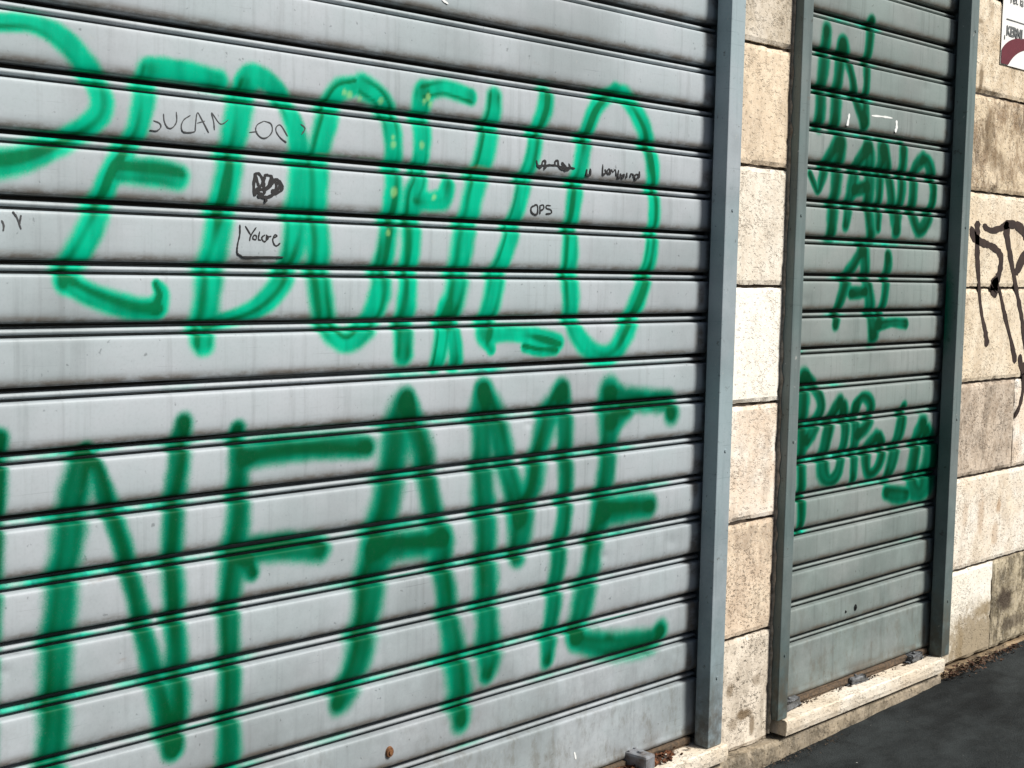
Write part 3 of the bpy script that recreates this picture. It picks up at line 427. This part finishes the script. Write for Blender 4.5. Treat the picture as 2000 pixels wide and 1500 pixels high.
SP_wall0=stone('travertine_white_mossy_foot',(.84,.81,.74),(.80,.75,.64),(.50,.42,.30),.12,.10,.6,4,stains=[(4.72,.10,.30,.19,.85),(4.60,.12,.03,.12,.7),(4.80,.23,.10,.03,.7)],scol=(.25,.19,.11))
SP_wall0b=stone('travertine_dark_stained',(.50,.43,.30),(.40,.34,.24),(.15,.12,.07),1.0,.8,.2,14,stains=[(4.95,.24,.07,.05,.9),(5.05,.14,.15,.03,.6)],scol=(.05,.035,.025))
SP_wall5=stone('travertine_top_stains',(.72,.61,.45),(.76,.67,.53),(.42,.30,.17),.55,.35,.35,12,stains=[(4.56,2.10,.018,.075,.8),(4.58,2.075,.09,.012,.6),(4.52,2.30,.05,.01,.6),(4.66,2.07,.02,.02,.6)])
SP_wall4=stone('travertine_brown_streaked',(.60,.49,.34),(.72,.60,.44),(.24,.16,.09),.95,.5,.25,10,stains=[(4.64,1.93,.05,.10,.6),(4.72,1.84,.09,.05,.5)])
SP_wall1=stone('travertine_cream_blots',(.80,.76,.68),(.74,.65,.52),(.50,.36,.24),.3,.3,.45,3,stains=[(4.72,.58,.03,.09,.5),(4.60,.60,.025,.05,.35),(4.86,.60,.02,.03,.7),(4.84,.50,.03,.06,.5)],scol=(.40,.26,.15))
J=[.07,.402,.733,1.066,1.397,1.728,2.060,2.391,2.722,3.053]     # joint heights
G=.0042
pier=empty('stone_pier',(3.26,-.035,.07),'narrow travertine pier between the wide shutter and the narrow shutter','pier','travertine piers beside the shutters')
PT=[6,5,4,3,2,1,0,8,2]
for i in range(9):
    slab(pier,3.1255,3.3965,J[i]+(G if i else 0),J[i+1]-G,SP_pier0 if i==0 else STR[PT[i]],label=['pitted beige slab with a dark stain near its foot','speckled peach slab','white slab with a peach patch','bleached white slab','white slab with small brown specks','plain peach slab','grey beige mottled slab',None,None][i],seed=i*5+1)
bm=bmesh.new(); box(bm,3.1225,3.398,.000,.30,.02,3.053); box(bm,3.128,3.3905,-.024,.0,.074,3.05); bmobj('mortar_core',bm,m_dirt,pier)
# ragged mortar down the right edge of the pier
bm=bmesh.new(); prev=None
for k in range(500):
    z=.085+k*.0058; n1,n2,n3=[float(vnoise(np.array([z*f]),np.array([q]),5)[0]) for f,q in ((17,0),(60,3.5),(31,7.5))]
    wd=.0003+.005*max(0,n1*.7+n2*.5-.35); yy=-.0355-.010*n3
    cur=[bm.verts.new(v) for v in ((3.4003,-.02,z),(3.4002,yy,z),(3.399-wd*.5,yy-.001,z),(3.397-wd,-.034,z),(3.398-wd,-.02,z))]
    if prev:
        for a,c_ in zip(range(4),range(1,5)): bm.faces.new((prev[a],cur[a],cur[c_],prev[c_]))
    prev=cur
bmesh.ops.recalc_face_normals(bm,faces=bm.faces)
tag(bmobj('mortar_smear',bm,m_mortar,pier),'ragged grey mortar smear along the pier edge')
wall=empty('stone_wall',(6.7,-.035,.07),'stained travertine slab wall right of the narrow shutter with black tags','wall')
rows={0:[4.4655,4.845,5.42,6.05,6.9,7.7,9.0],1:[4.4655,5.16,5.9,6.6,7.4,8.3,9.0],2:[4.4655,4.955,5.6,6.3,7.0,8.0,9.0],3:[4.4655,5.12,5.8,6.7,7.4,8.2,9.0],
      4:[4.4655,5.22,5.9,6.5,7.3,8.1,9.0],5:[4.4655,5.08,5.7,6.5,7.2,8.0,9.0],6:[4.4655,5.1,5.8,6.4,7.2,8.1,9.0],7:[4.4655,5.3,6.1,7,8,9.0],8:[4.4655,5.0,6.1,7,8,9.0]}
WT={0:[3,10],1:[2,8],2:[9,4],3:[8,8],4:[8,2],5:[7,7],6:[0,8],7:[8,5],8:[2,4]}
for r,xx in rows.items():
    for k,(a,b) in enumerate(zip(xx,xx[1:])):
        mt=WT[r][k] if k<2 else random.choice([0,1,2,5,7,8,9])
        slab(wall,a+(G*.6 if k else 0),b-G*.6,J[r]+(G if r else 0),J[r+1]-G,{(0,0):SP_wall0,(0,1):SP_wall0b,(1,0):SP_wall1,(5,0):SP_wall4,(6,0):SP_wall5}.get((r,k),STR[mt]),seed=r*11+k)
bm=bmesh.new(); box(bm,4.463,9.0,.0,.30,.02,3.053); box(bm,4.47,8.995,-.026,.0,.074,3.05); bmobj('mortar_core',bm,m_dirt,wall)
for nm,ps in (('spray_tag',TAG),):
    bm=bmesh.new()
    for p in ps: ribbon(bm,[(x,z,r*2.8) for x,z,r in p],-.0365,.004,.22)
    tag(bmobj(nm,bm,m_spray,wall),'black dripping tag of looped letters on the cream slabs')
# lintel and left pier close the facade
lint=empty('stone_lintel',(1.2,-.035,3.06),'travertine lintel course above both shutters','lintel')
a=-2.6
while a<9:
    b=min(a+random.uniform(.7,1.0),9); slab(lint,a,b-.006,3.06,3.5,STR[random.choice([0,1,2,8])],seed=int(a*9)+60); a=b
bm=bmesh.new(); box(bm,-2.6,9,.003,.3,3.056,3.5); bmobj('mortar_core',bm,m_dirt,lint)
lp=empty('stone_pier',(-1.85,-.035,.07),'travertine pier at the far left end of the wide shutter','pier','travertine piers beside the shutters')
for i in range(9):
    for (p,q) in ((-2.6,-1.8),(-1.794,-1.13)): slab(lp,p,q,J[i]+(G if i else 0),J[i+1]-G,STR[random.choice([0,1,2,5,8])],seed=90+i)
bm=bmesh.new(); box(bm,-2.6,-1.125,.0,.3,.02,3.053); bmobj('mortar_core',bm,m_dirt,lp)
# ---------------------------------------------------------------- footings and sills
def rough_block(name,parent,x0,x1,y0,y1,z0,z1,mat,amp=.003,sx=.02,drop=0,seed=0):
    """long stone block, worn front"""
    nx=max(3,int((x1-x0)/sx)); sec=[(y1,0),(y1-.0005,1),(y0+.03,1),(y0+.006,1),(y0+.001,.94),(y0,.82),(y0,.6),(y0,.35),(y0+.002,.15),(y0+.003,0)]
    bm=bmesh.new(); R=[]
    for i in range(nx+1):
        x=x0+(x1-x0)*i/nx; rr=[]
        for j,(y,f) in enumerate(sec):
            nn=float(vnoise(np.array([x*23+j*3.7]),np.array([j*2.3]),seed)[0]-.5)*amp if 2<=j else 0
            n2=float(vnoise(np.array([x*6]),np.array([j*.4]),seed+1)[0]-.5)*amp*1.2 if 3<=j else 0
            rr.append(bm.verts.new((x,y+nn+n2,z0+(z1-z0)*f+(nn*.4 if 2<j<9 else 0))))
        R.append(rr)
    for a,b in zip(R,R[1:]):
        for j in range(len(sec)-1): bm.faces.new((a[j],a[j+1],b[j+1],b[j]))
    bm.faces.new(R[0]); bm.faces.new(R[-1][::-1])
    bmesh.ops.recalc_face_normals(bm,faces=bm.faces)
    return bmobj(name,bm,mat,parent,False)
f1=rough_block('stone_footing',None,-2.6,4.412,-.066,.3,-.12,.066,m_base,.007,.012,seed=3)
tag(f1,'worn taupe stone footing course under the pier and the narrow shutter sill','footing')
f2=rough_block('stone_footing',None,4.4135,9,-.046,.3,-.12,.058,stone('footing_ochre',(.26,.18,.10),(.34,.26,.16),(.10,.07,.04),.8,.6,.1,21),.010,.012,seed=5)
tag(f2,'low ochre crumbling footing strip beneath the stained stone wall','footing')
s2=empty('door_sill',(3.9,-.04,.08),'pale worn marble sill of the narrow right shutter','door sill','marble door sills')
rough_block('slab',s2,3.428,4.406,-.080,.2,.079,.125,m_sill,.0012,.012,seed=8)
s1=empty('door_sill',(1.0,-.04,.08),'pale marble sill of the wide left shutter, cut by the lower edge of the photo','door sill','marble door sills')
rough_block('slab',s1,-1.11,3.135,-.080,.2,.079,.1249,m_sill,.0012,.012,seed=12)
# grimy strip in the gap under the curtains (rotten rubber seal)
for (par,a,b) in ((s2,3.43,4.40),(s1,-1.05,3.05)):
    tag(rough_block('seal_strip',par,a,b,-.012,.03,.1258,.150,m_twig,.006,.01,seed=20),'rotten brown seal strip in the gap under the curtain')
# ---------------------------------------------------------------- shutters
def rail(parent,x0,x1,inner,mat,zt=3.05,zb=.1265,label=None):
    """guide channel; inner = +1 when the curtain is on the +x side. Curtain slides in a slot at y -.018..+.04"""
    bm=bmesh.new(); zt=3.05
    box(bm,x0,x1,-.066,-.019,zb,zt,.003,2)
    if inner<0: box(bm,x1-.018,x1-.0025,-.021,.06,zb,zt)
    else: box(bm,x0+.0025,x0+.018,-.021,.06,zb,zt)
    box(bm,x0+.003,x1-.003,.045,.062,zb,zt)
    for k,z in enumerate((.32,.95,1.6,2.25,2.8)): bmesh.ops.create_cone(bm,cap_ends=True,segments=12,radius1=.0055,radius2=.004,depth=.004,matrix=Matrix.Translation(((x0+x1)/2+.004*(k%2),-.0665,z))@Matrix.Rotation(math.pi/2,4,'X'))
    o=bmobj('guide_rail',bm,mat,parent); 
    if label:o['label']=label
    return o
sh1=empty('roller_shutter',(1.0,0,.13),'wide light grey roller shutter with big green spray letters, left of the stone pier','roller shutter','roller shutters along the shop front')
Ltot=lambda S,n: (lambda i: n[i])
n1=['letter P in bright green spray, cut by the left photo edge','letter E in bright green spray','letter D in bright green spray','first letter O in bright green spray','letter F in bright green spray, narrow','letter I in bright green spray with forked foot','letter L in bright green spray','last and tallest letter O in green spray',
 'letter I in dark green spray at the left photo edge','letter N in dark green spray','letter F in dark green spray','letter A in dark green spray','letter M in dark green spray','last letter E in dark green spray']
ex=[(x,z,r,(.42,.62,.22),1.1) for x,z,r in YEL]
ex=[(x,z,r*1.5,(.36,.66,.24),s) for x,z,r,c_,s in ex]
ex+=[(1.80,1.657,.05,(.30,.16,.08),.09),(1.88,1.657,.04,(.34,.19,.10),.08),(2.21,1.656,.06,(.36,.17,.10),.09),(2.08,1.656,.03,(.30,.18,.11),.10)]
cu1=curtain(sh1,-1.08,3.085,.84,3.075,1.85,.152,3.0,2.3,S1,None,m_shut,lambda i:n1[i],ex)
rail(sh1,3.0585,3.1225,-1,m_rail,label='grey painted guide rail beside the pier')
rail(sh1,-1.12,-1.06,1,m_rail)
sh2=empty('roller_shutter',(3.92,0,.13),'narrow green grey roller shutter with small dark green spray words, between pier and wall','roller shutter','roller shutters along the shop front')
w2=['IN','IN','MANO','MANO','MANO','MANO','AL','AL','POPOLO','POPOLO','POPOLO','POPOLO','POPOLO','POPOLO']
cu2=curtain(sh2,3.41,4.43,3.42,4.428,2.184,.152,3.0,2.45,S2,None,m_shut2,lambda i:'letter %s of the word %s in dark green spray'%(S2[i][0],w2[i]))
rail(sh2,3.4005,3.4515,1,m_rail2,label='guide rail standing proud of the pier edge')
# right guide carries green overspray on its side face
o=rail(sh2,4.4055,4.4625,-1,m_rail2,label='dark guide rail with green overspray on its side')
me=o.data
bm=bmesh.new(); bm.from_mesh(me)
for z in np.arange(.2,2.6,.04):
    gm=bm.verts[:]+bm.edges[:]+bm.faces[:]; bmesh.ops.bisect_plane(bm,geom=gm,plane_co=(0,0,z),plane_no=(0,0,1))
bm.to_mesh(me); bm.free()
ca=me.color_attributes.new('paint','FLOAT_COLOR','POINT')
arr=np.zeros((len(me.vertices),4),np.float32)
for i,v in enumerate(me.vertices):
    k=math.exp(-((v.co.z-1.33)/.17)**2)*(1 if v.co.y>-.03 else .25)*(1 if v.co.x<4.42 else 0)
    arr[i]=(0,.10,.06,min(.9,k*1.1))
ca.data.foreach_set('color',arr.ravel())
for ob in sh2.children:
    if ob.name.startswith('guide_rail') and ob is not o:
        c2=ob.data.color_attributes.new('paint','FLOAT_COLOR','POINT'); c2.data.foreach_set('color',np.zeros(len(ob.data.vertices)*4,np.float32))
# added near-black sheet paints in the dark of the gaps between slats
for par,a,b in ((sh1,-1.05,3.10),(sh2,3.42,4.44)):
    bm=bmesh.new(); box(bm,a,b,.032,.040,.127,3.04); bmobj('gap_dark_sheet',bm,m_hole,par)
def marks(par,keys,mat,label,src=MARKS,y=None,f=2.3,zl=1.85):
    y=lambda x,z: -.0056+float(warp(np.array([x]),np.array([z]),zl)[0])
    bm=bmesh.new()
    for k in keys:
        for p in src[k]: ribbon(bm,[(x,z,max(r*f,.0013)) for x,z,r in p],y,.003,.25)
    tag(bmobj('marker_writing',bm,mat,par),label)
marks(cu1,['DUCAN'],m_grey,'thin grey marker word DUCAN behind the big letters',f=1.9)
for q,lb in ((slice(0,2),'thin grey marker letter O with a dash'),(slice(2,3),'thin grey marker loop open at the bottom'),(slice(3,4),'short grey marker hook')):
    marks(cu1,['q'],m_grey,lb,{'q':MARKS['OO'][q]},f=1.9)
marks(cu1,['SCRIB'],m_black,'black scribbled heart shaped blot',f=3.4)
marks(cu1,['VOLARE'],m_black,'word Volare in thin black marker')
marks(cu1,['BOX'],m_black,'drawn black corner line under the word Volare')
marks(cu1,['OPS'],m_black,'word OPS in black marker')
marks(cu1,['SCORE'],m_black,'crossed out words in black marker')
marks(cu1,['BAMB'],m_black,'word bambino in thin black marker')
marks(cu1,['VLEFT'],m_grey,'faint grey marker tick near the left photo edge')
marks(cu1,['W1'],m_white,'short white scratch high on the curtain',WHITE)
marks(cu1,['W2'],m_white,'short white scratch on the bottom bar',WHITE)
for p_,lb in zip(WHITE['W'],('left','top','right')):
    marks(cu2,['q'],m_white,'white %s edge of a removed sticker outline'%lb,{'q':[p_]},zl=2.184)
def disc(name,par,x,z,r,y,mat,sq=1,label=None):
    bm=bmesh.new(); bmesh.ops.create_cone(bm,cap_ends=True,segments=28,radius1=r,radius2=r*.8,depth=.006,matrix=Matrix.Translation((x,y,z))@Matrix.Rotation(math.pi/2,4,'X')@Matrix.Diagonal((1,sq,1,1)))
    bmesh.ops.create_cone(bm,cap_ends=True,segments=20,radius1=r*.45,radius2=r*.4,depth=.004,matrix=Matrix.Translation((x,y-.004,z))@Matrix.Rotation(math.pi/2,4,'X'))
    tag(bmobj(name,bm,mat,par),label)
disc('lock_cap',cu1,1.955,.370,.0115,-.0075,m_rust,1.15,'rusty round lock cap')
disc('keyhole',cu2,3.921,.370,.011,-.0035,m_hole,1.2,'dark round keyhole')
disc('keyhole',cu2,3.862,.366,.005,-.0035,m_hole,1.2)
# ---------------------------------------------------------------- floor catches on the sills
def catch(par,x,y,z,sx,sy,sz,mat,rot=0,label=None,rough=.0):
    bm=bmesh.new(); box(bm,-sx/2,sx/2,-sy/2,sy/2,0,sz,min(sz,sx,sy)*.16,2)
    box(bm,-sx*.72,sx*.72,-sy*.38,sy*.38,-.001,sz*.22,.001,1)
    if rough:
        bmesh.ops.subdivide_edges(bm,edges=bm.edges[:],cuts=2,use_grid_fill=True)
        for v in bm.verts: v.co+=Vector([random.uniform(-1,1)*rough for _ in range(3)])
    bmesh.ops.create_cone(bm,cap_ends=True,segments=12,radius1=sz*.22,radius2=sz*.18,depth=.006,matrix=Matrix.Translation((0,-sy*.1,sz+.002)))
    if not rough:
        for q in (-.3,.3): bmesh.ops.create_cone(bm,cap_ends=True,segments=10,radius1=sz*.10,radius2=sz*.08,depth=.004,matrix=Matrix.Translation((sx*q,sy*.25,sz+.001)))
        for q in (-1,1): box(bm,sx*.5*q-.009,sx*.5*q+.009,-sy*.3,sy*.3,-.0005,.006,.001,1)
    bm.transform(Matrix.Translation((x,y,z))@Matrix.Rotation(rot,4,'Z'))
    o=bmobj('floor_catch',bm,mat,par,bool(rough)); tag(o,label)
catch(s1,2.800,-.030,.125,.046,.080,.047,m_galv,.1,'grey steel box catch bolted to the sill')
catch(s2,3.535,-.012,.125,.085,.040,.030,m_iron,.1,'weathered dark iron catch',.003)
catch(s2,3.925,-.010,.125,.080,.036,.022,m_iron,-.1,'weathered dark iron catch',.003)
catch(s2,4.30,-.014,.125,.075,.036,.026,m_iron,.05,'weathered dark iron catch',.003)
# ---------------------------------------------------------------- leaves and dirt
def litter(name,n,fn,label,cat,mat,size=(.006,.02),mat2=None):
    bm=bmesh.new()
    for k in range(n):
        x,y,z=fn(); s=random.uniform(*size); R=Matrix.Rotation(random.uniform(0,6.3),4,'Z')@Matrix.Rotation(random.uniform(-.9,.9),4,'X')@Matrix.Rotation(random.uniform(-.6,.6),4,'Y')
        pts=[(-1,0,0),(-.4,.45,.12),(.35,.4,.1),(1,0,.25),(.35,-.4,.1),(-.4,-.45,.12)]
        lo=min((R@Vector(p)).z for p in pts)*s
        vs=[bm.verts.new(Vector((x,y,z-lo))+(R@Vector(p))*s) for p in pts]; c0=bm.verts.new(Vector((x,y,z-lo))+(R@Vector((0,0,-.08)))*s)
        for i in range(6):
            f=bm.faces.new((vs[i],vs[(i+1)%6],c0)); f.material_index=random.random()<.4
    o=bmobj(name,bm,mat); o.data.materials.append(mat2 or m_twig); tag(o,label,cat,kind='stuff'); return o
litter('dead_leaves',240,lambda:(random.choice([random.gauss(2.755,.03),random.gauss(2.88,.04)]),random.uniform(-.045,.0)-abs(random.gauss(0,.006)),.1255+random.random()*.012),'rust brown dead leaves piled around the steel catch on the wide sill','dead leaves',m_leaf2,(.006,.016),m_leaf)
def lf():
    x=4.425+abs(random.gauss(0,.36)); h=max(0,1-(x-4.43)/.6)
    return (x,-.052-abs(random.gauss(0,.016+.012*h)),gz(x)+.004+random.random()*.035*h)
litter('dead_leaves',420,lf,'brown dead leaves and dirt gathered at the foot of the stone wall','dead leaves',m_leaf,(.003,.010))
litter('dirt_crumbs',500,lambda:(random.uniform(2.6,4.4),-.072-abs(random.gauss(0,.02)),gz(3.5)+.006+.027*0),'dark crumbs of dirt along the footing','dirt',m_twig,(.002,.005),m_dirt)
litter('sill_debris',420,lambda:(random.choice([random.uniform(3.46,4.39),random.gauss(3.56,.05),random.gauss(3.94,.05),random.gauss(4.3,.04)]),random.uniform(-.03,-.006),.1255),'dark crumbs and grit on the narrow sill against the curtain','dirt',m_twig,(.002,.007),m_dirt)
def gp():
    x=random.uniform(3.2,6.5); return (x,random.uniform(-1.6,-.1),gz(x)+.003)
litter('gravel_bits',60,gp,'small pale grit scattered on the asphalt','grit',plain('pale_grit',(.5,.5,.47),.8,var=.3),(.002,.005))
# ---------------------------------------------------------------- poster
po=empty('poster',(4.92,-.04,2.38),'white paper poster with maroon arch logo on the wall at the top right corner','poster')
bm=bmesh.new()
N=24; top=2.62; 
g=[[bm.verts.new((4.690+.46*i/N,-.0385-.0015*float(vnoise(np.array([i*.35]),np.array([j*.35]),3)[0]),2.176+(top-2.176)*j/N)) for i in range(N+1)] for j in range(N+1)]
for j in range(N):
    for i in range(N): bm.faces.new((g[j][i],g[j][i+1],g[j+1][i+1],g[j+1][i]))
r=bmesh.ops.extrude_face_region(bm,geom=bm.faces[:]); 
for v in [e for e in r['geom'] if isinstance(e,bmesh.types.BMVert)]: v.co.y+=.0012
bmesh.ops.recalc_face_normals(bm,faces=bm.faces)
bmobj('paper_sheet',bm,m_paper,po)
bm=bmesh.new(); cx,cz=4.95,2.10; ins=[];outs=[]
def clampz(x,z): return (min(max(x,4.692),5.148),-.0412,max(z,2.178))
for i in range(61):
    t=math.pi*(.02+.96*i/60); c_,s_=math.cos(t),math.sin(t)
    ins.append(bm.verts.new(clampz(cx+.235*c_,cz+.152*s_)))
    e=2/3; outs.append(bm.verts.new(clampz(cx+.292*math.copysign(abs(c_)**e,c_),cz+.184*s_**e)))
for i in range(60): 
    try: bm.faces.new((ins[i],ins[i+1],outs[i+1],outs[i]))
    except ValueError: pass
bmesh.ops.dissolve_degenerate(bm,dist=1e-5,edges=bm.edges[:])
tag(bmobj('arch_logo',bm,m_maroon,po),'maroon arch logo')
def text(s,x,z,h,mat,bold=0,label=None):
    cu=bpy.data.curves.new('t','FONT'); cu.body=s; cu.size=h; cu.extrude=.0004; cu.offset=bold; cu.resolution_u=3
    o=bpy.data.objects.new('t',cu); COL.objects.link(o); dg=bpy.context.evaluated_depsgraph_get(); dg.update()
    me=bpy.data.meshes.new_from_object(o.evaluated_get(dg)); bpy.data.objects.remove(o); bpy.data.curves.remove(cu)
    me.transform(Matrix.Translation((x,-.0412,z))@Matrix.Rotation(math.pi/2,4,'X')); me.materials.clear()
    tag(link('printed_text',me,mat,po),label)
text('KERNI',4.722,2.279,.046,m_ink,.0016,'bold dark heading')
text('Tel. la',4.735,2.392,.046,m_ink,.0,'grey printed line')
text('i',4.708,2.262,.022,m_ink,.001)
text('E',4.895,2.195,.05,m_ink,.001)
bm=bmesh.new(); box(bm,4.72,5.12,-.0412,-.0405,2.332,2.335); bmobj('printed_rule',bm,m_ink,po)
# ---------------------------------------------------------------- stained patches on the slabs are in the stone itself
